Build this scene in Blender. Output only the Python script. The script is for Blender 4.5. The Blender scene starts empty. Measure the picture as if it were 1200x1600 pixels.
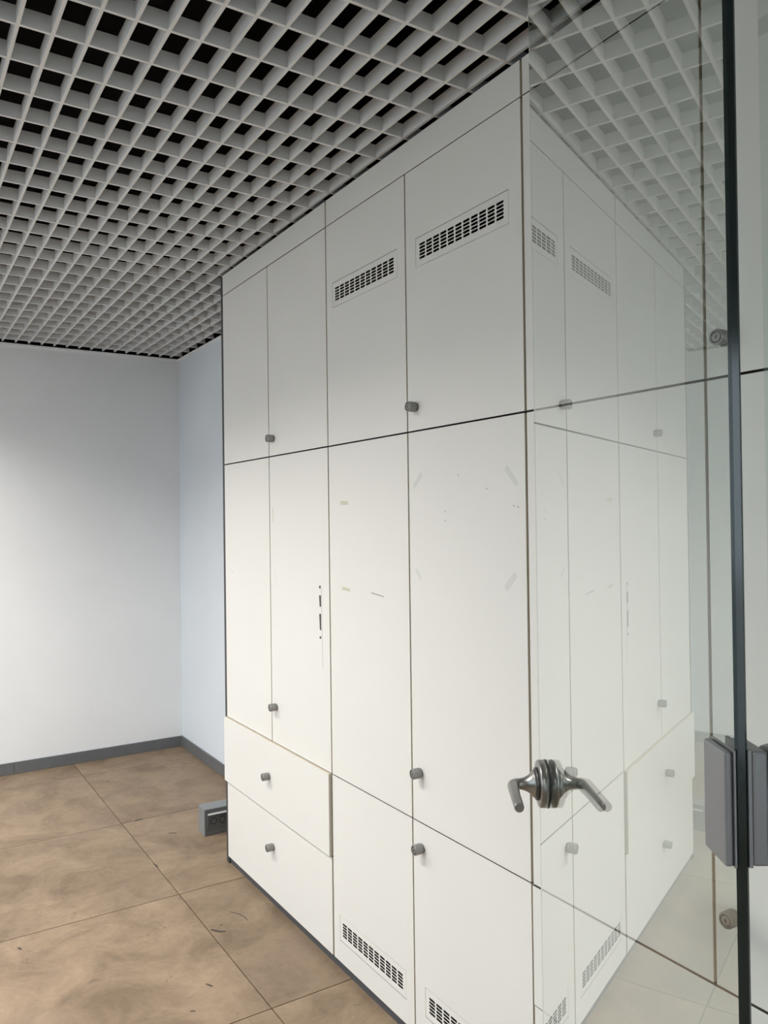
import bpy, bmesh, math, random
from mathutils import Vector, Matrix
random.seed(7)
S = bpy.context.scene
COL = S.collection

# ------------------------------------------------------------------ camera
# focal length 1243.4 px on a 1600 px tall frame; eye height 1.5 m
YAW, PITCH, ROLL = math.radians(32.365), math.radians(0.522), math.radians(-0.7276)
fw = Vector((math.sin(YAW) * math.cos(PITCH), math.cos(YAW) * math.cos(PITCH), math.sin(PITCH)))
rt0 = Vector((math.cos(YAW), -math.sin(YAW), 0.0))
up0 = rt0.cross(fw)
rt = math.cos(ROLL) * rt0 + math.sin(ROLL) * up0
up = -math.sin(ROLL) * rt0 + math.cos(ROLL) * up0
cam_d = bpy.data.cameras.new('camera')
cam = bpy.data.objects.new('camera', cam_d)
COL.objects.link(cam)
cam_d.sensor_fit = 'VERTICAL'
cam_d.sensor_height = 32.0
cam_d.lens = 1243.4 / 1600.0 * 32.0
cam_d.clip_start = 0.02
cam.matrix_world = Matrix(((rt.x, up.x, -fw.x, 0.0), (rt.y, up.y, -fw.y, 0.0), (rt.z, up.z, -fw.z, 1.5), (0, 0, 0, 1)))
S.camera = cam

# ------------------------------------------------------------------ sky, exposure
w = bpy.data.worlds.new('sky'); S.world = w; w.use_nodes = True
bg = w.node_tree.nodes['Background']
bg.inputs[0].default_value = (0.78, 0.88, 1.0, 1)
bg.inputs[1].default_value = 3.6
S.view_settings.view_transform = 'Standard'
S.view_settings.look = 'None'
S.view_settings.exposure = 0.06
S.view_settings.gamma = 1.0
S.view_settings.use_curve_mapping = False

LAMP_W = 41.0            # watts of one ceiling light
LAMP_SPREAD = math.radians(142)

# ------------------------------------------------------------------ dimensions
D = 1.283                # plane of the cabinet fronts
XR, YB = 1.705, 5.252    # right wall, back wall
XL, YF = -2.62, -3.0     # left wall, shop front
ZG = 2.600               # underside of the open-cell ceiling
WT = 2.592               # top of the painted walls
YP = 0.380               # glass partition

# ------------------------------------------------------------------ helpers
def tag(o, label=None, cat=None, group=None, kind=None):
    if label: o['label'] = label
    if cat: o['category'] = cat
    if group: o['group'] = group
    if kind: o['kind'] = kind
    return o

def link(name, me, mats=None, parent=None, loc=None):
    o = bpy.data.objects.new(name, me)
    COL.objects.link(o)
    if mats:
        for m in (mats if isinstance(mats, (list, tuple)) else [mats]):
            if me is not None and me.users <= 1: me.materials.append(m)
    if parent: o.parent = parent
    if loc: o.location = loc
    return o

def empty(name, loc, rz=0.0, parent=None):
    o = bpy.data.objects.new(name, None)
    COL.objects.link(o); o.location = loc; o.rotation_euler = (0, 0, rz)
    o.empty_display_size = 0.1
    if parent: o.parent = parent
    return o

def mesh_of(bm, name, smooth=False):
    bmesh.ops.recalc_face_normals(bm, faces=bm.faces[:])
    me = bpy.data.meshes.new(name)
    if smooth:
        for f in bm.faces: f.smooth = True
    bm.to_mesh(me); bm.free()
    return me

def add_box(bm, a, b, bev=0.0, mi=0):
    x0, y0, z0 = a; x1, y1, z1 = b
    vs = [bm.verts.new(v) for v in ((x0,y0,z0),(x1,y0,z0),(x1,y1,z0),(x0,y1,z0),(x0,y0,z1),(x1,y0,z1),(x1,y1,z1),(x0,y1,z1))]
    fs = [bm.faces.new([vs[i] for i in q]) for q in ((0,3,2,1),(4,5,6,7),(0,1,5,4),(1,2,6,5),(2,3,7,6),(3,0,4,7))]
    for f in fs: f.material_index = mi
    if bev > 0:
        es = list({e for f in fs for e in f.edges})
        bmesh.ops.bevel(bm, geom=es, offset=bev, segments=2, profile=0.5, affect='EDGES', clamp_overlap=True, material=-1)
    return fs

def box(name, a, b, mat, parent=None, bev=0.0, kind=None, off=(0, 0, 0)):
    """axis-aligned box given in world coordinates; off = world location of the parent"""
    bm = bmesh.new()
    a = [a[i] - off[i] for i in range(3)]; b = [b[i] - off[i] for i in range(3)]
    add_box(bm, a, b, bev)
    o = link(name, mesh_of(bm, name), mat, parent)
    if kind: o['kind'] = kind
    return o

def lathe(bm, prof, n=24, M=None, mi=0, caps=True):
    """prof: list of (h, r) along local +Z"""
    M = M or Matrix()
    rings = []
    for h, r in prof:
        rings.append([bm.verts.new(M @ Vector((r * math.cos(2*math.pi*k/n), r * math.sin(2*math.pi*k/n), h))) for k in range(n)])
    for A, B in zip(rings, rings[1:]):
        for k in range(n):
            f = bm.faces.new((A[k], A[(k+1) % n], B[(k+1) % n], B[k])); f.material_index = mi; f.smooth = True
    if caps:
        f = bm.faces.new(rings[0][::-1]); f.material_index = mi
        f = bm.faces.new(rings[-1]); f.material_index = mi

def sweep(bm, pts, radii, n=16, mi=0):
    """round bar through pts"""
    pts = [Vector(p) for p in pts]
    rings = []
    ref = Vector((0, 0, 1))
    for i, p in enumerate(pts):
        d = (pts[min(i+1, len(pts)-1)] - pts[max(i-1, 0)]).normalized()
        u = d.cross(ref)
        if u.length < 1e-4: u = d.cross(Vector((1, 0, 0)))
        u.normalize(); v = d.cross(u)
        r = radii[i]
        rings.append([bm.verts.new(p + r * (math.cos(2*math.pi*k/n) * u + math.sin(2*math.pi*k/n) * v)) for k in range(n)])
    for A, B in zip(rings, rings[1:]):
        for k in range(n):
            f = bm.faces.new((A[k], A[(k+1) % n], B[(k+1) % n], B[k])); f.smooth = True; f.material_index = mi
    f = bm.faces.new(rings[0][::-1]); f.material_index = mi
    f = bm.faces.new(rings[-1]); f.material_index = mi

# ------------------------------------------------------------------ materials
def new_mat(name):
    m = bpy.data.materials.new(name); m.use_nodes = True
    nt = m.node_tree
    return m, nt, nt.nodes, nt.links, nt.nodes['Principled BSDF']

def plain(name, col, rough=0.5, metal=0.0, spec=0.5, bump=0.0, bscale=200.0, var=0.0, vscale=3.0):
    m, nt, N, L, P = new_mat(name)
    P.inputs['Base Color'].default_value = (*col, 1)
    P.inputs['Roughness'].default_value = rough
    P.inputs['Metallic'].default_value = metal
    P.inputs['Specular IOR Level'].default_value = spec
    if var or bump:
        geo = N.new('ShaderNodeNewGeometry')
    if var:
        nz = N.new('ShaderNodeTexNoise'); nz.inputs['Scale'].default_value = vscale; nz.inputs['Detail'].default_value = 6
        L.new(geo.outputs['Position'], nz.inputs['Vector'])
        mr = N.new('ShaderNodeMapRange'); mr.inputs[1].default_value = 0.3; mr.inputs[2].default_value = 0.7
        mr.inputs[3].default_value = 1 - var; mr.inputs[4].default_value = 1 + var
        L.new(nz.outputs['Fac'], mr.inputs[0])
        mx = N.new('ShaderNodeMix'); mx.data_type = 'RGBA'; mx.blend_type = 'MULTIPLY'; mx.inputs[0].default_value = 1
        mx.inputs[6].default_value = (*col, 1); L.new(mr.outputs[0], mx.inputs[7])
        L.new(mx.outputs[2], P.inputs['Base Color'])
    if bump:
        nb = N.new('ShaderNodeTexNoise'); nb.inputs['Scale'].default_value = bscale; nb.inputs['Detail'].default_value = 4
        L.new(geo.outputs['Position'], nb.inputs['Vector'])
        b = N.new('ShaderNodeBump'); b.inputs['Strength'].default_value = bump; b.inputs['Distance'].default_value = 0.002
        L.new(nb.outputs['Fac'], b.inputs['Height']); L.new(b.outputs[0], P.inputs['Normal'])
    return m

M_front = plain('cream_laminate', (0.760, 0.738, 0.700), 0.42, spec=0.35, bump=0.04, bscale=400, var=0.012, vscale=2.5)
M_edge = plain('beige_edge_band', (0.62, 0.56, 0.46), 0.5)
M_edge_d = plain('shaded_gap_edge', (0.10, 0.085, 0.07), 0.7)  # dark brown paints the shade of the gaps onto horizontal front edges
M_carc = plain('carcass_grey', (0.045, 0.045, 0.048), 0.6)
M_inner = plain('carcass_inside', (0.02, 0.02, 0.02), 0.8)
M_plinth = plain('dark_plinth', (0.065, 0.068, 0.075), 0.5)
M_knob = plain('knob_grey', (0.29, 0.285, 0.275), 0.42, metal=0.55)
M_knob_dark = plain('knob_recess', (0.07, 0.07, 0.07), 0.5, metal=0.3)
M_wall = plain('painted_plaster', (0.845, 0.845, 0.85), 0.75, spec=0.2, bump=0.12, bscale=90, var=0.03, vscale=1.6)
M_wallb = plain('daylight_tint_plaster', (0.73, 0.765, 0.81), 0.75, spec=0.2, bump=0.12, bscale=90, var=0.03, vscale=1.6)  # blue tint stands in for daylight from the side window
M_base = plain('grey_skirting', (0.135, 0.138, 0.143), 0.45, var=0.08, vscale=8)
M_grid = plain('ceiling_blade_grey', (0.74, 0.74, 0.74), 0.6, spec=0.25, var=0.02, vscale=20)
M_black = plain('plenum_black', (0.006, 0.006, 0.006), 0.9, spec=0.1)
M_white = plain('white_trim', (0.85, 0.85, 0.85), 0.5)
M_steel = plain('satin_steel', (0.31, 0.305, 0.29), 0.36, metal=0.9)
M_steel_d = plain('dark_steel', (0.10, 0.10, 0.10), 0.4, metal=0.8)
M_alu = plain('anodised_grey', (0.255, 0.262, 0.272), 0.40, metal=0.4)
M_gasket = plain('black_gasket', (0.015, 0.015, 0.015), 0.6)
M_box = plain('socket_box_grey', (0.24, 0.255, 0.26), 0.45, metal=0.2)
M_boxd = plain('socket_plate_dark', (0.12, 0.12, 0.118), 0.5)
M_boxk = plain('socket_black', (0.012, 0.012, 0.012), 0.5)
M_clear = plain('clear_flap', (0.75, 0.75, 0.75), 0.12, spec=0.6)
M_tape_k = plain('black_tape', (0.03, 0.03, 0.032), 0.6)
M_tape_t = plain('yellowed_tape', (0.60, 0.56, 0.43), 0.5)
M_glue = plain('grey_glue_smear', (0.66, 0.655, 0.61), 0.3)
M_scr = plain('grey_scratch', (0.36, 0.36, 0.34), 0.5)
M_grout = plain('floor_joint', (0.13, 0.095, 0.065), 0.8)
M_scuff = plain('dark_scuff', (0.055, 0.042, 0.033), 0.7)
M_ground = plain('pavement', (0.48, 0.475, 0.465), 0.9, var=0.1)

def stone_mat():
    m, nt, N, L, P = new_mat('beige_stoneware')
    oi = N.new('ShaderNodeObjectInfo')
    geo = N.new('ShaderNodeNewGeometry')
    add = N.new('ShaderNodeVectorMath'); add.operation = 'MULTIPLY_ADD'
    add.inputs[1].default_value = (1, 1, 1)
    L.new(geo.outputs['Position'], add.inputs[0])
    vv = N.new('ShaderNodeCombineXYZ')
    ml = N.new('ShaderNodeMath'); ml.operation = 'MULTIPLY'; ml.inputs[1].default_value = 37.0
    L.new(oi.outputs['Random'], ml.inputs[0]); L.new(ml.outputs[0], vv.inputs[2])
    L.new(vv.outputs[0], add.inputs[2])
    def noise(scale, det, rough=0.6, dist=0.0, src=None):
        n = N.new('ShaderNodeTexNoise'); n.inputs['Scale'].default_value = scale; n.inputs['Detail'].default_value = det
        n.inputs['Roughness'].default_value = rough; n.inputs['Distortion'].default_value = dist
        L.new((src or add.outputs[0]), n.inputs['Vector']); return n
    big = noise(4.2, 9, 0.68, 0.6)
    cr = N.new('ShaderNodeValToRGB')
    cr.color_ramp.elements[0].position = 0.33; cr.color_ramp.elements[0].color = (0.176, 0.123, 0.080, 1)
    cr.color_ramp.elements[1].position = 0.68; cr.color_ramp.elements[1].color = (0.322, 0.238, 0.157, 1)
    e = cr.color_ramp.elements.new(0.5); e.color = (0.254, 0.183, 0.121, 1)
    L.new(big.outputs['Fac'], cr.inputs[0])
    fine = noise(30, 8, 0.75)
    mr = N.new('ShaderNodeMapRange'); mr.inputs[1].default_value = 0.3; mr.inputs[2].default_value = 0.7; mr.inputs[3].default_value = 0.88; mr.inputs[4].default_value = 1.10
    L.new(fine.outputs['Fac'], mr.inputs[0])
    mx = N.new('ShaderNodeMix'); mx.data_type = 'RGBA'; mx.blend_type = 'MULTIPLY'; mx.inputs[0].default_value = 1
    L.new(cr.outputs[0], mx.inputs[6]); L.new(mr.outputs[0], mx.inputs[7])
    # per tile tint
    mr2 = N.new('ShaderNodeMapRange'); mr2.inputs[3].default_value = 0.93; mr2.inputs[4].default_value = 1.06
    L.new(oi.outputs['Random'], mr2.inputs[0])
    mx2 = N.new('ShaderNodeMix'); mx2.data_type = 'RGBA'; mx2.blend_type = 'MULTIPLY'; mx2.inputs[0].default_value = 1
    L.new(mx.outputs[2], mx2.inputs[6]); L.new(mr2.outputs[0], mx2.inputs[7])
    # pinkish-grey patches
    pk = noise(1.7, 5, 0.6, 0.3)
    mr3 = N.new('ShaderNodeMapRange'); mr3.inputs[1].default_value = 0.5; mr3.inputs[2].default_value = 0.72; mr3.inputs[4].default_value = 0.5
    L.new(pk.outputs['Fac'], mr3.inputs[0])
    mx3 = N.new('ShaderNodeMix'); mx3.data_type = 'RGBA'; mx3.inputs[7].default_value = (0.225, 0.165, 0.128, 1)
    L.new(mr3.outputs[0], mx3.inputs[0]); L.new(mx2.outputs[2], mx3.inputs[6])
    # dark scuffs
    sc = noise(16, 4, 0.55, 1.0)
    mr4 = N.new('ShaderNodeMapRange'); mr4.inputs[1].default_value = 0.66; mr4.inputs[2].default_value = 0.74; mr4.inputs[4].default_value = 0.6
    L.new(sc.outputs['Fac'], mr4.inputs[0])
    mx4 = N.new('ShaderNodeMix'); mx4.data_type = 'RGBA'; mx4.inputs[7].default_value = (0.11, 0.085, 0.065, 1)
    L.new(mr4.outputs[0], mx4.inputs[0]); L.new(mx3.outputs[2], mx4.inputs[6])
    L.new(mx4.outputs[2], P.inputs['Base Color'])
    P.inputs['Roughness'].default_value = 0.55
    P.inputs['Specular IOR Level'].default_value = 0.35
    b = N.new('ShaderNodeBump'); b.inputs['Strength'].default_value = 0.06; b.inputs['Distance'].default_value = 0.003
    L.new(fine.outputs['Fac'], b.inputs['Height']); L.new(b.outputs[0], P.inputs['Normal'])
    return m
M_tile = stone_mat()

def glass_mat(name, reflect):
    """clear sheet: Fresnel reflection of a two-surface pane on one face, tinted transmission on the other"""
    m = bpy.data.materials.new(name); m.use_nodes = True
    nt = m.node_tree; N = nt.nodes; L = nt.links; N.clear()
    out = N.new('ShaderNodeOutputMaterial')
    tr = N.new('ShaderNodeBsdfTransparent'); tr.inputs[0].default_value = (0.945, 0.968, 0.955, 1)
    if not reflect:
        L.new(tr.outputs[0], out.inputs[0]); return m
    geo = N.new('ShaderNodeNewGeometry')
    dot = N.new('ShaderNodeVectorMath'); dot.operation = 'DOT_PRODUCT'
    L.new(geo.outputs['Normal'], dot.inputs[0]); L.new(geo.outputs['Incoming'], dot.inputs[1])
    def mt(op, a, b=None, c=None):
        n = N.new('ShaderNodeMath'); n.operation = op
        for i, v in enumerate((a, b, c)):
            if v is None: continue
            if isinstance(v, (int, float)): n.inputs[i].default_value = v
            else: L.new(v, n.inputs[i])
        return n.outputs[0]
    c = mt('ABSOLUTE', dot.outputs['Value'])
    g = mt('SQRT', mt('ADD', mt('MULTIPLY', c, c), 1.52 ** 2 - 1))
    a = mt('DIVIDE', mt('SUBTRACT', g, c), mt('ADD', g, c))
    a2 = mt('MULTIPLY', a, a)
    b1 = mt('SUBTRACT', mt('MULTIPLY', c, mt('ADD', g, c)), 1.0)
    b2 = mt('ADD', mt('MULTIPLY', c, mt('SUBTRACT', g, c)), 1.0)
    b = mt('DIVIDE', b1, b2)
    F = mt('MULTIPLY', mt('MULTIPLY', a2, 0.5), mt('ADD', mt('MULTIPLY', b, b), 1.0))
    R = mt('DIVIDE', mt('MULTIPLY', F, 2.0), mt('ADD', F, 1.0))
    gl = N.new('ShaderNodeBsdfGlossy'); gl.inputs['Roughness'].default_value = 0.0
    gl.inputs['Color'].default_value = (0.97, 0.99, 0.98, 1)
    mix = N.new('ShaderNodeMixShader')
    L.new(R, mix.inputs[0]); L.new(tr.outputs[0], mix.inputs[1]); L.new(gl.outputs[0], mix.inputs[2])
    L.new(mix.outputs[0], out.inputs[0])
    return m
M_glass = glass_mat('clear_glass_face', True)
M_glass_b = glass_mat('clear_glass_rear_face', False)
M_gedge = plain('green_glass_edge', (0.006, 0.016, 0.015), 0.12, spec=0.6)
M_gcham = plain('glass_chamfer_highlight', (0.88, 0.90, 0.88), 0.2, spec=0.6)  # pale colour imitates the bright line of light along the glass edge

def emit_mat(name, col, s):
    m = bpy.data.materials.new(name); m.use_nodes = True
    N = m.node_tree.nodes; N.clear()
    o = N.new('ShaderNodeOutputMaterial'); e = N.new('ShaderNodeEmission')
    e.inputs[0].default_value = (*col, 1); e.inputs[1].default_value = s
    m.node_tree.links.new(e.outputs[0], o.inputs[0]); return m
M_diff = emit_mat('lit_diffuser', (1.0, 0.97, 0.92), 3.0)

# ------------------------------------------------------------------ floor
TP = 0.8975              # tile pitch, from the joints seen in the photograph
JX, JY = 1.010, 4.070
fl = box('floor', (XL, YF, -0.10), (XR, YB, -0.012), M_grout, kind='structure')
nx0 = math.floor((XL - JX) / TP); nx1 = math.ceil((XR - JX) / TP)
ny0 = math.floor((YF - JY) / TP); ny1 = math.ceil((YB - JY) / TP)
tile_cache = {}
for i in range(nx0, nx1):
    for j in range(ny0, ny1):
        x0, x1 = max(JX + i * TP, XL), min(JX + (i + 1) * TP, XR)
        y0, y1 = max(JY + j * TP, YF), min(JY + (j + 1) * TP, YB)
        if x1 - x0 < 0.02 or y1 - y0 < 0.02: continue
        key = (round(x1 - x0, 3), round(y1 - y0, 3))
        if key not in tile_cache:
            bm = bmesh.new(); gp = 0.0016
            add_box(bm, (gp, gp, -0.012), (key[0] - gp, key[1] - gp, 0.0), 0.0008)
            tile_cache[key] = mesh_of(bm, 'tile')
            tile_cache[key].materials.append(M_tile)
        o = bpy.data.objects.new('tile', tile_cache[key]); COL.objects.link(o)
        o.parent = fl; o.location = (x0, y0, random.uniform(-0.0003, 0.0))
def scuff(pts, wid):
    bm = bmesh.new(); L_, R_ = [], []
    for i, (x, y) in enumerate(pts):
        a = pts[max(i - 1, 0)]; b = pts[min(i + 1, len(pts) - 1)]
        d = Vector((b[0] - a[0], b[1] - a[1])).normalized()
        w_ = wid * (0.25 + 0.75 * math.sin(math.pi * (i + .35) / (len(pts) - .3)))
        L_.append((x - d.y * w_ / 2, y + d.x * w_ / 2)); R_.append((x + d.y * w_ / 2, y - d.x * w_ / 2))
    ring = L_ + R_[::-1]
    top = [bm.verts.new((x, y, .0006)) for x, y in ring]; low = [bm.verts.new((x, y, -.0006)) for x, y in ring]
    n = len(pts)
    for vs in (top, low):
        for i in range(n - 1): bm.faces.new((vs[i], vs[i + 1], vs[2 * n - 2 - i], vs[2 * n - 1 - i]))
    for i in range(2 * n): bm.faces.new((top[i], top[(i + 1) % (2 * n)], low[(i + 1) % (2 * n)], low[i]))
    link('scuff_mark', mesh_of(bm, 'scuff_mark'), M_scuff, fl)
scuff([(1.018, 2.835), (1.030, 2.818), (1.042, 2.800), (1.060, 2.792)], .011)
scuff([(1.128, 2.92), (1.150, 2.885), (1.160, 2.845), (1.158, 2.820)], .0035)
scuff([(1.060, 2.845), (1.068, 2.842)], .006)
scuff([(0.885, 2.512), (0.893, 2.497), (0.899, 2.486)], .006)
scuff([(0.795, 2.40), (0.808, 2.392)], .006)
scuff([(1.072, 4.065), (1.094, 4.074), (1.115, 4.076)], .014)
scuff([(1.006, 3.515), (1.012, 3.495), (1.013, 3.475)], .006)
scuff([(1.165, 3.82), (1.180, 3.81), (1.20, 3.80)], .008)
scuff([(0.405, 3.095), (0.412, 3.075)], .010)
tag(fl, 'beige brown large stoneware tile floor with thin dark joints', 'floor')

# ------------------------------------------------------------------ walls
T = 0.12
def wall(name, a, b, mat, label):
    return tag(box(name, a, b, mat, kind='structure'), label, 'wall')
wall('wall_back', (XL - T, YB, -0.1), (XR + T, YB + T, WT), M_wall, 'white plastered wall with a grey skirting and faint scuffs')
wall('wall_right', (XR, YF, -0.1), (XR + T, YB, WT), M_wallb, 'white wall strip with blue daylight in its colour beside the tall cabinets')
# shop windows: one in the side wall facing the cabinets, one behind the camera; sill, lintel and piers around each
def wall_with_window(wname, number, axis, p0, p1, u0, u1, a0, a1, z0, z1, wlab, nlab):
    """wall slab between p0 and p1 across `axis`, from u0 to u1 along it, opening a0..a1 x z0..z1"""
    def P(p, u, z): return (p, u, z) if axis == 'x' else (u, p, z)
    bm = bmesh.new()
    for ua, ub, za, zb in ((u0, u1, -.1, z0), (u0, u1, z1, WT), (u0, a0, z0, z1), (a1, u1, z0, z1)):
        add_box(bm, P(p0, ua, za), P(p1, ub, zb))
    o = link(wname, mesh_of(bm, wname), M_wall); tag(o, wlab, 'wall', kind='structure')
    pm = (p0 + p1) / 2
    wo = P(pm, (a0 + a1) / 2, z0)
    wn = empty('window_%d' % number, wo); tag(wn, nlab, 'window', kind='structure')
    bm = bmesh.new(); am = (a0 + a1) / 2
    for ua, ub, za, zb in ((a0, a1, z0, z0 + .06), (a0, a1, z1 - .06, z1), (a0, a0 + .06, z0 + .06, z1 - .06), (a1 - .06, a1, z0 + .06, z1 - .06), (am - .03, am + .03, z0 + .06, z1 - .06)):
        A = P(pm - .03, ua, za); B = P(pm + .03, ub, zb)
        add_box(bm, [A[i] - wo[i] for i in range(3)], [B[i] - wo[i] for i in range(3)])
    link('window_frame', mesh_of(bm, 'window_frame'), M_carc, wn)
    bm = bmesh.new()
    A = P(pm - .004, a0 + .05, z0 + .05); B = P(pm + .004, a1 - .05, z1 - .05)
    add_box(bm, [A[i] - wo[i] for i in range(3)], [B[i] - wo[i] for i in range(3)])
    link('pane', mesh_of(bm, 'pane'), M_glass_b, wn)
wall_with_window('wall_left', 4, 'x', XL - T, XL, YF, YB, 0.90, 4.70, 0.25, 2.35, 'white side wall with a wide shop window facing the tall cabinets', 'wide shop window with a dark frame facing the tall cabinets')
wall_with_window('wall_front', 1, 'y', YF - T, YF, XL - T, XR + T, -1.5, 0.3, 0.25, 2.35, 'white front wall around the shop window in front of the doorway', 'wide shop window with a dark frame in front of the doorway')
# black plenum above the open-cell ceiling
PZ = 3.25
bm = bmesh.new()
add_box(bm, (XL - T, YF - T, PZ), (XR + T, YB + T, PZ + .1))
add_box(bm, (XL - T, YB + .03, WT), (XR + T, YB + T, PZ)); add_box(bm, (XR + .03, YF - T, WT), (XR + T, YB + .03, PZ))
add_box(bm, (XL - T, YF - T, WT), (XL - .03, YB + .03, PZ)); add_box(bm, (XL - .03, YF - T, WT), (XR + .03, YF - .03, PZ))
o = link('ceiling_slab', mesh_of(bm, 'ceiling_slab'), M_black); tag(o, 'black painted void above the open cell ceiling', 'ceiling', kind='structure')
# skirting
bb = empty('baseboard_back', (0.673, YB, 0)); tag(bb, 'grey skirting along the white plastered wall', 'baseboard', kind='structure')
for x0, x1 in ((XL, 0.6722), (0.6738, XR)):
    box('skirting_board', (x0, YB - .012, 0), (x1, YB, .069), M_base, bb, 0.0015, off=(0.673, YB, 0))
o = box('baseboard_right', (XR - .012, 3.40, 0), (XR, YB - .012, .069), M_base, bev=0.0015, kind='structure'); tag(o, 'grey skirting along the daylight tinted wall strip', 'baseboard')
o = box('baseboard_left', (XL, YP, 0), (XL + .012, YB - .012, .069), M_base, bev=0.0015, kind='structure'); tag(o, 'grey skirting along the plain side wall', 'baseboard')
# white edge trim on top of the walls
o = box('trim_1', (XL, YB - .010, WT - .012), (XR, YB, WT), M_white, bev=0.001, kind='structure'); tag(o, 'thin white edge trim along the top of the plastered wall', 'trim')
o = box('trim_2', (XR - .010, 3.40, WT - .012), (XR, YB - .010, WT), M_white, bev=0.001, kind='structure'); tag(o, 'thin white edge trim along the top of the daylight tinted wall', 'trim')

# ------------------------------------------------------------------ open-cell ceiling
GX, GXP = 1.285, 0.0730
GY, GYP = 1.4500, 0.1492
BT, BH = 0.0085, 0.040
ce = empty('ceiling', (0, 0, ZG)); tag(ce, 'grey open cell grid ceiling with a black void above', 'ceiling', kind='structure')
xs = [GX + k * GXP for k in range(-60, 6)]
xs = [x for x in xs if XL + .02 < x < XR - .005]
ys = [GY + k * GYP for k in range(-40, 30)]
ys = [y for y in ys if YF + .02 < y < YB - .03]
bm = bmesh.new(); add_box(bm, (-BT / 2, YF, 0), (BT / 2, YB, BH)); me_y = mesh_of(bm, 'blade'); me_y.materials.append(M_grid)
bm = bmesh.new(); add_box(bm, (XL, -BT / 2, 0.0002), (XR, BT / 2, BH - .0002)); me_x = mesh_of(bm, 'blade'); me_x.materials.append(M_grid)
for x in xs:
    o = bpy.data.objects.new('blade', me_y); COL.objects.link(o); o.parent = ce; o.location = (x, 0, 0)
for y in ys:
    o = bpy.data.objects.new('blade', me_x); COL.objects.link(o); o.parent = ce; o.location = (0, y, 0)

# ------------------------------------------------------------------ ceiling lights (left of the frame) and an added fill light
def ceiling_light(x, y, label, power):
    root = empty('ceiling_light', (x, y, ZG - 0.055)); tag(root, label, 'ceiling light', 'ceiling lights')
    bm = bmesh.new(); wx, wy, h = 0.16, 0.60, 0.055
    for a, b in (((-wx, -wy, 0), (-wx + .008, wy, h)), ((wx - .008, -wy, 0), (wx, wy, h)), ((-wx, -wy, 0), (wx, -wy + .008, h)), ((-wx, wy - .008, 0), (wx, wy, h)), ((-wx, -wy, h - .006), (wx, wy, h))):
        add_box(bm, a, b)
    link('housing', mesh_of(bm, 'housing'), M_white, root)
    bm = bmesh.new(); add_box(bm, (-wx + .008, -wy + .008, h - .016), (wx - .008, wy - .008, h - .008))
    link('diffuser', mesh_of(bm, 'diffuser'), M_diff, root)
    ld = bpy.data.lights.new('lamp', 'AREA'); ld.shape = 'RECTANGLE'; ld.size = 2 * wx - .04; ld.size_y = 2 * wy - .04
    ld.energy = power; ld.color = (1.0, 0.965, 0.92); ld.spread = LAMP_SPREAD
    lo = bpy.data.objects.new('lamp', ld); COL.objects.link(lo); lo.parent = root; lo.location = (0, 0, h - .018)
ceiling_light(-0.35, 2.25, 'long white ceiling light over the middle of the room', LAMP_W)
ceiling_light(-0.35, 4.05, 'long white ceiling light by the plastered wall', LAMP_W)
ceiling_light(-0.90, -1.45, 'long white fill light added behind the camera', LAMP_W * 0.6)  # unseen light added behind the camera for extra bounce

# ------------------------------------------------------------------ cabinets
DT = 0.019               # front thickness
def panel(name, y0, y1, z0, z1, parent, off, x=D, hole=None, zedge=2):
    """front of thickness DT facing -X, with edge banding; hole = (y0, y1, z0, z1)"""
    bm = bmesh.new()
    if hole is None:
        add_box(bm, (x - off[0], y0 - off[1], z0 - off[2]), (x + DT - off[0], y1 - off[1], z1 - off[2]), 0.0010)
    else:
        h0, h1, k0, k1 = hole
        outer = ((y0, z0), (y1, z0), (y1, z1), (y0, z1)); inner = ((h0, k0), (h1, k0), (h1, k1), (h0, k1))
        V = {}
        for nm, ring in (('o', outer), ('i', inner)):
            for s, xx in ((0, x), (1, x + DT)):
                V[nm, s] = [bm.verts.new((xx - off[0], a - off[1], b - off[2])) for a, b in ring]
        for k in range(4):
            n = (k + 1) % 4
            bm.faces.new((V['o', 0][k], V['o', 0][n], V['i', 0][n], V['i', 0][k]))
            bm.faces.new((V['o', 1][k], V['i', 1][k], V['i', 1][n], V['o', 1][n]))
            bm.faces.new((V['o', 0][k], V['o', 1][k], V['o', 1][n], V['o', 0][n]))
            bm.faces.new((V['i', 0][k], V['i', 0][n], V['i', 1][n], V['i', 1][k]))
    bmesh.ops.recalc_face_normals(bm, faces=bm.faces[:])
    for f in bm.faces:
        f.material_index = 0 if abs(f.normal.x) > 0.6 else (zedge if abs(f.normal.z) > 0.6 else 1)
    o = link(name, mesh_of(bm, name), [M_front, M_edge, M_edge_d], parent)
    return o

def knob_mesh():
    bm = bmesh.new()
    Mx = Matrix.Rotation(math.radians(-90), 4, 'Y')   # local +Z -> world -X
    lathe(bm, [(-0.001, .0118), (.004, .0118), (.0045, .0142), (.0095, .0146), (.0105, .0138), (.0125, .0138), (.0135, .0146), (.0270, .0146), (.0285, .0140), (.0290, .0128), (.0290, .0112)], 28, Mx, 0, caps=False)
    lathe(bm, [(.0290, .0112), (.0272, .0108), (.0272, .0086)], 28, Mx, 1, caps=False)
    lathe(bm, [(.0272, .0086), (.0286, .0084), (.0288, .0070)], 28, Mx, 0, caps=True)
    add_box(bm, (-.0293, -.0008, -.0045), (-.0280, .0008, .0045), 0, 1)
    add_box(bm, (-.0293, -.0022, -.0012), (-.0280, .0022, .0022), 0, 1)
    me = mesh_of(bm, 'lock_knob')
    for m in (M_knob, M_knob_dark, M_white): me.materials.append(m)
    return me
ME_KNOB = knob_mesh()
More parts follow.
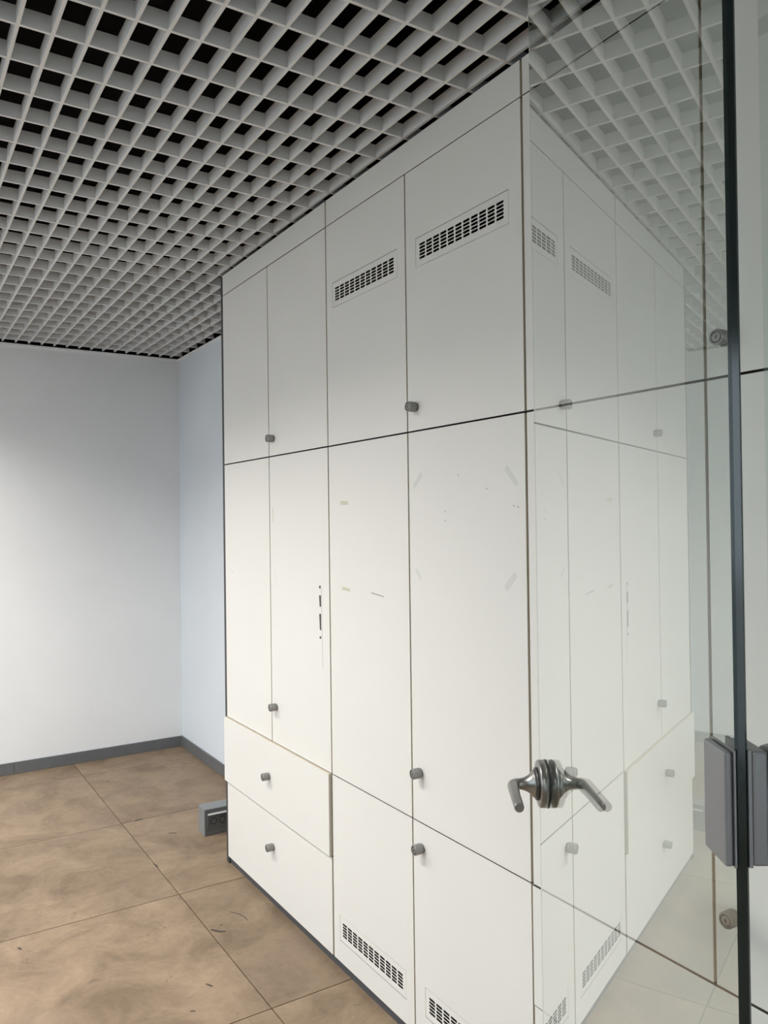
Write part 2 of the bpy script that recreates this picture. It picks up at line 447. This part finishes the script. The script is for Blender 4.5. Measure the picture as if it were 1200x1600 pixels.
def knob(parent, off, y, z, x=D):
    o = bpy.data.objects.new('lock_knob', ME_KNOB); COL.objects.link(o); o.parent = parent
    o.location = (x - off[0], y - off[1], z - off[2])
    o.rotation_euler = (random.uniform(-.3, .3), 0, 0)
    tag(o, 'grey cylindrical lock knob')

def grille_mesh():
    """vent plate 0.391 x 0.080, 11 x 5 slots, facing -X, centre at origin"""
    bm = bmesh.new()
    W2, H2 = 0.1955, 0.0405
    SY, SZ = 0.3625, 0.0470
    nc, nr = 11, 5
    cw, ch = SY / nc, SZ / nr
    th = 0.003
    zc = 0.0
    def slot(yc, zc_):
        a, b = cw * 0.415, ch * 0.36
        return [(yc - a, zc_ - b * .35), (yc - a + b * .65, zc_ - b), (yc + a - b * .65, zc_ - b), (yc + a, zc_ - b * .35), (yc + a, zc_ + b * .35), (yc + a - b * .65, zc_ + b), (yc - a + b * .65, zc_ + b), (yc - a, zc_ + b * .35)]
    for i in range(nc):
        for j in range(nr):
            y0 = -SY / 2 + i * cw; z0 = -SZ / 2 + j * ch
            yc, zq = y0 + cw / 2, z0 + ch / 2
            inn = slot(yc, zq)
            out = [(y0, z0 + ch * .25), (y0, z0), (y0 + cw, z0), (y0 + cw, z0 + ch * .25), (y0 + cw, z0 + ch * .75), (y0 + cw, z0 + ch), (y0, z0 + ch), (y0, z0 + ch * .75)]
            for s in (0, th):
                vi = [bm.verts.new((s, a, b)) for a, b in inn]; vo = [bm.verts.new((s, a, b)) for a, b in out]
                for k in range(8):
                    n = (k + 1) % 8
                    bm.faces.new((vo[k], vo[n], vi[n], vi[k]))
                if s == 0: v0 = vi
            for k in range(8):
                n = (k + 1) % 8
                f = bm.faces.new((v0[k], v0[n], vi[n], vi[k])); f.material_index = 1
    bmesh.ops.remove_doubles(bm, verts=bm.verts[:], dist=1e-5)
    # margins
    for a, b in (((0, -W2, -H2), (th, W2, -SZ / 2)), ((0, -W2, SZ / 2), (th, W2, H2)), ((0, -W2, -SZ / 2), (th, -SY / 2, SZ / 2)), ((0, SY / 2, -SZ / 2), (th, W2, SZ / 2))):
        add_box(bm, a, b)
    me = mesh_of(bm, 'vent_grille')
    me.materials.append(M_front); me.materials.append(M_inner)
    return me
ME_GRILLE = grille_mesh()
def grille(parent, off, y, z):
    o = bpy.data.objects.new('vent_grille', ME_GRILLE); COL.objects.link(o); o.parent = parent
    o.location = (D + 0.0003 - off[0], y - off[1], z - off[2])
    tag(o, 'white vent grille with five rows of dark slots')

ZT, ZF, ZM, ZD, ZS, ZB = 2.582, 2.493, 1.7485, 0.644, 0.3645, 0.034
GD = 0.0012             # half gap above the drawers and lower doors
GH = 0.0022              # half width of the horizontal gaps
def carcass(root, off, y0, y1, shelfz, dark_side=None):
    bm = bmesh.new()
    def b(a, c, mi=0): add_box(bm, [a[i] - off[i] for i in range(3)], [c[i] - off[i] for i in range(3)], 0, mi)
    xf, xb = D + DT + .0015, XR - .004
    b((xf, y0, ZB), (xb, y0 + .018, ZT)); b((xf, y1 - .018, ZB), (xb, y1, ZT))
    b((xb - .006, y0 + .018, ZB), (xb, y1 - .018, ZT)); b((xf, y0 + .018, ZT - .018), (xb - .006, y1 - .018, ZT)); b((xf, y0 + .018, ZB), (xb - .006, y1 - .018, ZB + .018))
    for z in shelfz: b((xf, y0 + .018, z - .009), (xb - .006, y1 - .018, z + .009))
    link('carcass', mesh_of(bm, 'carcass'), M_carc, root)
    bm = bmesh.new()
    b2 = lambda a, c: add_box(bm, [a[i] - off[i] for i in range(3)], [c[i] - off[i] for i in range(3)])
    b2((D + .010, y0, 0), (D + .030, y1, ZB + .002))
    b2((D + .030, y1 - .018, 0), (XR - .02, y1, ZB)); b2((D + .030, y0, 0), (XR - .02, y0 + .018, ZB))
    link('plinth', mesh_of(bm, 'plinth'), M_plinth, root)

def unit(ya, yb, kind, label, gl, gr, cs):
    """cabinet unit between ya (near) and yb (far); gl/gr = half gaps at far / near end; cs = seam between the pair of doors"""
    off = (D + .02, (ya + yb) / 2, 0.0)
    root = empty('tall_cabinet', off); tag(root, label, 'cabinet', 'row of tall cream cabinets')
    ca, cb = ya, yb
    carcass(root, off, ca + .0002, cb - .0002, (ZF, ZM, ZD), None)
    if kind == 'far':
        box('side_panel', (D + .003, yb + .0005, 0), (XR - .004, yb + .0300, ZT), M_carc, root, .0008, off=off)
    y0, y1 = ya + gr, yb - gl
    sg = 0.0030
    panel('filler_panel', y0, y1, ZF + GH * .6, ZT, root, off)
    doors = {}
    for side, a, b in (('far', cs + sg, y1), ('near', y0, cs - sg)):
        hole = None; hole2 = None
        gy = None
        if kind == 'vent':
            gy = 2.1325 if side == 'far' else 1.6435
            hole = (gy - .1967, gy + .1967, 2.2495 - .0417, 2.2495 + .0417)
            hole2 = (gy - .1967, gy + .1967, .147 - .0417, .147 + .0417)
        du = panel('upper_door', a, b, ZM + GH, ZF - GH * .6, root, off, hole=hole)
        dm = panel('door', a, b, ZD + GD, ZM - GH, root, off)
        doors[side, 'u'] = du; doors[side, 'm'] = dm
        if kind == 'vent':
            dl = panel('lower_door', a, b, ZB, ZD - GD, root, off, hole=hole2)
            doors[side, 'l'] = dl
            grille(du, off, gy, 2.2495); grille(dl, off, gy, .147)
        if side == 'near':
            ky = cs - 0.043
            knob(du, off, ky, 1.816); knob(dm, off, ky, 0.785)
            if kind == 'vent': knob(dl, off, ky - .003, .574)
    if kind != 'vent':
        p1 = 0.011 if kind == 'far' else 0.003
        e1 = 0.010 if kind == 'far' else 0.0
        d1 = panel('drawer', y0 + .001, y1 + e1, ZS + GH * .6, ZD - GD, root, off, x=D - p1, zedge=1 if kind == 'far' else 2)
        d2 = panel('drawer', y0 + .001, y1, ZB, ZS - GH * .6, root, off, x=D - .0015)
        ym = (y0 + y1) / 2
        knob(d1, off, ym + .012, .508, D - p1); knob(d2, off, ym, .236, D - .0015)
        # drawer boxes behind the fronts
        for dd, za, zb in ((d1, ZS + .03, ZD - .05), (d2, ZB + .05, ZS - .05)):
            box('drawer_box', (D + .0175, y0 + .03, za), (XR - .06, y1 - .03, zb), M_inner, dd, off=off)
    return root, off, doors

u1 = unit(2.3735, 3.331, 'far', 'tall cream cabinet with two drawers beside the grey floor socket box', 0.0, 0.0035, 2.8570)
u2 = unit(1.3985, 2.3735, 'vent', 'tall cream cabinet with slotted vent grilles at top and bottom', 0.0035, 0.0030, 1.8920)
u3 = unit(0.4250, 1.3985, 'near', 'tall cream cabinet with two drawers standing behind the open glass door', 0.0045, 0.0030, 0.9155)

# marks left on the doors
def mark(door, off, name, pts, wid, mat, lab):
    """thin strip on the door face from pts[0] to pts[1] in (y, z)"""
    (a, b), (c, d_) = pts
    dy, dz = c - a, d_ - b
    ln = math.hypot(dy, dz); py, pz = -dz / ln * wid / 2, dy / ln * wid / 2
    bm = bmesh.new(); t0, t1 = D + .0004, D - .0004
    ring = [(a + py, b + pz), (a - py, b - pz), (c - py * .8, d_ - pz * .8), (c + py * .8, d_ + pz * .8)]
    A = [bm.verts.new((t0 - off[0], q[0] - off[1], q[1] - off[2])) for q in ring]
    B = [bm.verts.new((t1 - off[0], q[0] - off[1], q[1] - off[2])) for q in ring]
    bm.faces.new(A); bm.faces.new(B[::-1])
    for k in range(4): bm.faces.new((A[k], A[(k + 1) % 4], B[(k + 1) % 4], B[k]))
    o = link(name, mesh_of(bm, name), mat, door); tag(o, lab)
r, off, dr = u1
dn = dr['near', 'm']; df = dr['far', 'm']
for z0, z1, ya in ((1.273, 1.264, 2.4450), (1.240, 1.201, 2.4440), (1.176, 1.120, 2.4445), (1.098, 1.091, 2.4455)):
    mark(dn, off, 'tape_remnant', ((ya, z0), (ya - .002, z1)), .012, M_tape_k, 'remnant of black tape')
mark(dn, off, 'scratch', ((2.4335, 1.265), (2.4300, .99)), .0015, M_scr, 'thin grey scratch')
mark(dn, off, 'scratch', ((2.82, 1.31), (2.79, 1.25)), .002, M_glue, 'faint grey scratch')
mark(dn, off, 'tape_remnant', ((2.828, 1.550), (2.824, 1.495)), .006, M_tape_t, 'yellowed tape remnant')
mark(df, off, 'scratch', ((3.27, 1.30), (3.24, 1.275)), .003, M_glue, 'faint grey scratch')
r, off, dr = u2
dn = dr['near', 'm']; df = dr['far', 'm']
mark(df, off, 'tape_remnant', ((2.292, 1.556), (2.241, 1.554)), .014, M_tape_t, 'yellowed tape remnant')
mark(df, off, 'tape_remnant', ((2.286, 1.275), (2.235, 1.272)), .011, M_tape_t, 'yellowed tape remnant')
mark(df, off, 'scratch', ((2.104, 1.273), (2.03, 1.266)), .004, M_scr, 'short dark scratch')
mark(dn, off, 'glue_smear', ((1.866, 1.590), (1.825, 1.627)), .014, M_glue, 'grey glue smear')
mark(dn, off, 'glue_smear', ((1.471, 1.622), (1.431, 1.579)), .015, M_glue, 'grey glue smear')
mark(dn, off, 'glue_smear', ((1.477, 1.327), (1.440, 1.365)), .016, M_glue, 'grey glue smear')
mark(dn, off, 'glue_smear', ((1.859, 1.356), (1.834, 1.330)), .010, M_glue, 'grey glue smear')
for yy, zz in ((1.66, 1.615), (1.545, 1.575), (1.445, 1.53), (1.43, 1.527), (1.72, 1.52), (1.72, 1.495)):
    mark(dn, off, 'speck', ((yy, zz), (yy - .004, zz - .003)), .003, M_scr, 'dark speck')

# ------------------------------------------------------------------ glass door, standing open
NA = math.radians(-33.05)
n_ = Vector((math.cos(NA), math.sin(NA), 0)); t_ = Vector((-n_.y, n_.x, 0))
GO, GT = 0.2715, 0.010           # plane offset of the camera-side face, thickness
T0, T1 = 0.6425, 1.5280          # hinge edge, free edge
# local frame: X along the leaf from hinge edge, Y = towards the camera-side normal... (right-handed: X=t, Y=-n, Z)
door_rz = math.atan2(t_.y, t_.x)
dorg = n_ * GO + t_ * T0
door = empty('door_1', (dorg.x, dorg.y, 0.0), door_rz)
tag(door, 'frameless clear glass door standing open with a steel lever handle', 'glass door', kind='structure')
LW = T1 - T0
def pane(name, length, z0, z1, parent, y_front=0.0, th=GT, x0=0.0, cham=0.0022, near=2):
    """glass sheet along local X; camera-side face at y_front, thickness towards -Y"""
    bm = bmesh.new()
    c = cham
    prof = [(x0 + c, y_front), (x0 + length - c, y_front), (x0 + length, y_front - c), (x0 + length, y_front - th + c), (x0 + length - c, y_front - th), (x0 + c, y_front - th), (x0, y_front - th + c), (x0, y_front - c)]
    mats = [0, 3, 1, 1, 1, near, near, near]
    A = [bm.verts.new((a, b, z0)) for a, b in prof]; B = [bm.verts.new((a, b, z1)) for a, b in prof]
    for k in range(8):
        f = bm.faces.new((A[k], A[(k + 1) % 8], B[(k + 1) % 8], B[k])); f.material_index = mats[k]
    f = bm.faces.new(A); f.material_index = 2
    f = bm.faces.new(B); f.material_index = 2
    o = link(name, mesh_of(bm, name), [M_glass, M_glass_b, M_gedge, M_gcham], parent)
    return o
pane('pane', LW, 0.012, 2.57, door)
# lever handle set: rose + neck + lever on both faces
HX, HZ = 1.4535 - T0, 1.016
for side in (1, -1):
    y_s = 0.0 if side == 1 else -GT
    hs = empty('lever_handle', (HX, y_s, HZ), 0, door)
    Ry = Matrix.Rotation(math.radians(-90 * side), 4, 'X')    # local +Z -> +/-Y
    bm = bmesh.new()
    lathe(bm, [(0, .0418), (.0130, .0418), (.0150, .0408), (.0160, .0385), (.0162, .0280)], 40, Ry, 0)
    link('rose', mesh_of(bm, 'rose'), M_steel, hs)
    bm = bmesh.new()
    lathe(bm, [(.0000, .0425), (.0012, .0425)], 40, Ry, 0)
    link('seal_ring', mesh_of(bm, 'seal_ring'), M_gasket, hs)
    bm = bmesh.new()
    lathe(bm, [(.0155, .0290), (.0205, .0285), (.0212, .0250)], 32, Ry, 0)
    link('shadow_ring', mesh_of(bm, 'shadow_ring'), M_steel_d, hs)
    # neck flares out of the rose, then the lever bends towards the hinge side
    bm = bmesh.new()
    yo = 0.061
    pts = [(0, .0205), (0, .0240), (0, .0246), (0, .0275), (0, .0310), (0, .0350), (0, .0400), (0, .0440), (0, .0500)]
    rad = [.0245, .0245, .0236, .0205, .0170, .0140, .0118, .0106, .0098]
    for k in range(1, 9):
        a = math.radians(90 * k / 8)
        pts.append((-(.0125 * (1 - math.cos(a))), .0500 + .0125 * math.sin(a))); rad.append(.0100)
    pts += [(-.060, .0655), (-.1180, .0680), (-.1195, .0680), (-.1200, .0680)]; rad += [.0088, .0084, .0080, .0072]
    sweep(bm, [(a, side * b, 0) for a, b in pts], rad, 20)
    link('lever', mesh_of(bm, 'lever'), M_steel, hs)
# hinges: clamp plates on the hinge edge
def hinge(zc):
    hg = empty('hinge', (0, 0, zc), 0, door)
    h = 0.0460
    def plate(name, x0, x1, ya, yb, dz, mat, bev):
        bm = bmesh.new(); add_box(bm, (x0, ya, -h + dz), (x1, yb, h - dz), bev)
        link(name, mesh_of(bm, name), mat, hg)
    plate('clamp_plate', -.0004, .0430, .0030, .0095, 0, M_alu, .0022)
    plate('gasket', .0006, .0420, .0018, .0032, .001, M_gasket, 0)
    plate('backing_plate', .0000, .0445, -.0002, .0018, -.001, M_alu, .0004)
    plate('backing_plate', .0000, .0445, -GT - .0030, -GT + .0002, -.001, M_alu, .0004)
    plate('clamp_plate', -.0004, .0430, -GT - .0160, -GT - .0030, 0, M_alu, .0022)
    return hg
hinge(1.2640); hinge(0.30); hinge(2.32)

# ------------------------------------------------------------------ fixed glass beside the door
FX0 = 0.6065
wf = empty('window_2', (FX0, YP, 0)); tag(wf, 'fixed clear glass panel beside the hinges of the open door', 'glass panel', kind='structure')
pane('pane', XR - FX0, 0.0, 2.585, wf, near=1)
for zc in (1.2640, .30, 2.32):
    for ya, yb in ((-GT - .013, -GT + .0002), (-.0002, .012)):
        bm = bmesh.new(); add_box(bm, (.004, ya, zc - .046), (.050, yb, zc + .046), .002)
        link('clamp_plate', mesh_of(bm, 'clamp_plate'), M_alu, wf)
    for za, zb in ((.018, .046), (-.046, -.024)):
        bm = bmesh.new(); add_box(bm, (-.006, -GT - .011, zc + za), (.006, .010, zc + zb), .002)
        link('hinge_knuckle', mesh_of(bm, 'hinge_knuckle'), M_steel_d, wf)
wl = empty('window_3', (-0.315, YP, 0), math.pi); tag(wl, 'fixed clear glass panel on the latch side of the doorway', 'glass panel', kind='structure')
pane('pane', -0.315 - XL, 0.0, 2.585, wl)

# ------------------------------------------------------------------ floor socket box
SX0, SX1, SY0, SY1, SH = 1.2965, 1.520, 3.678, 3.768, 0.1265
so = (SX0, SY0, 0)
sb = empty('socket_box', so, math.radians(-1.5)); tag(sb, 'grey floor socket box with clear flap beside the cabinet foot', 'socket box')
box('body', (SX0, SY0, 0), (SX1, SY1, SH), M_box, sb, .002, off=so)
px0, px1, pz0, pz1 = SX0 + .014, SX1 - .014, .036, .112
box('front_plate', (SX0 + .004, SY0 - .0015, .004), (SX1 - .004, SY0 + .001, SH - .004), M_boxd, sb, .0005, off=so)
bm = bmesh.new()
for a, b in (((px0, SY0 - .006, pz0), (px0 + .008, SY0 - .001, pz1)), ((px1 - .008, SY0 - .006, pz0), (px1, SY0 - .001, pz1)), ((px0, SY0 - .006, pz0), (px1, SY0 - .001, pz0 + .006)), ((px0, SY0 - .006, pz1 - .006), (px1, SY0 - .001, pz1))):
    add_box(bm, [a[i] - so[i] for i in range(3)], [b[i] - so[i] for i in range(3)], .0008)
link('socket_frame', mesh_of(bm, 'socket_frame'), M_boxd, sb)
bm = bmesh.new(); add_box(bm, (px0 - so[0] + .002, -.016, .1000), (px1 - so[0] - .002, -.0035, .1060), .001)
tag(link('flap', mesh_of(bm, 'flap'), M_clear, sb), 'clear plastic flap lifted over the sockets')
for k in range(4):
    cx = .045 + k * .042
    s = box('socket', (SX0 + cx - .0195, SY0 - .0045, .046), (SX0 + cx + .0195, SY0 - .001, .088), M_boxd, sb, .001, off=so)
    bm = bmesh.new()
    Rf = Matrix.Translation((cx, -.0046, .067)) @ Matrix.Rotation(math.radians(90), 4, 'X')
    lathe(bm, [(-.001, .0165), (.0002, .0165)], 20, Rf, 0)
    link('socket_well', mesh_of(bm, 'socket_well'), M_boxk, s)
    bm = bmesh.new()
    lathe(bm, [(-.001, .0125), (.0008, .0125)], 20, Rf, 0)
    link('socket_insert', mesh_of(bm, 'socket_insert'), M_boxd, s)
    bm = bmesh.new()
    for dx, dz in ((-.006, 0), (.006, 0), (0, -.0105)):
        lathe(bm, [(0, .0022), (.0012, .0022)], 10, Matrix.Translation((cx + dx, -.0046, .067 + dz)) @ Matrix.Rotation(math.radians(90), 4, 'X'), 0)
    link('pin_hole', mesh_of(bm, 'pin_hole'), M_boxk, s)

# ------------------------------------------------------------------ pavement outside the shop window
o = box('ground', (-22, -22, -0.35), (14, 20, -0.12), M_ground, kind='structure'); tag(o, 'grey pavement outside the shop window', 'pavement')
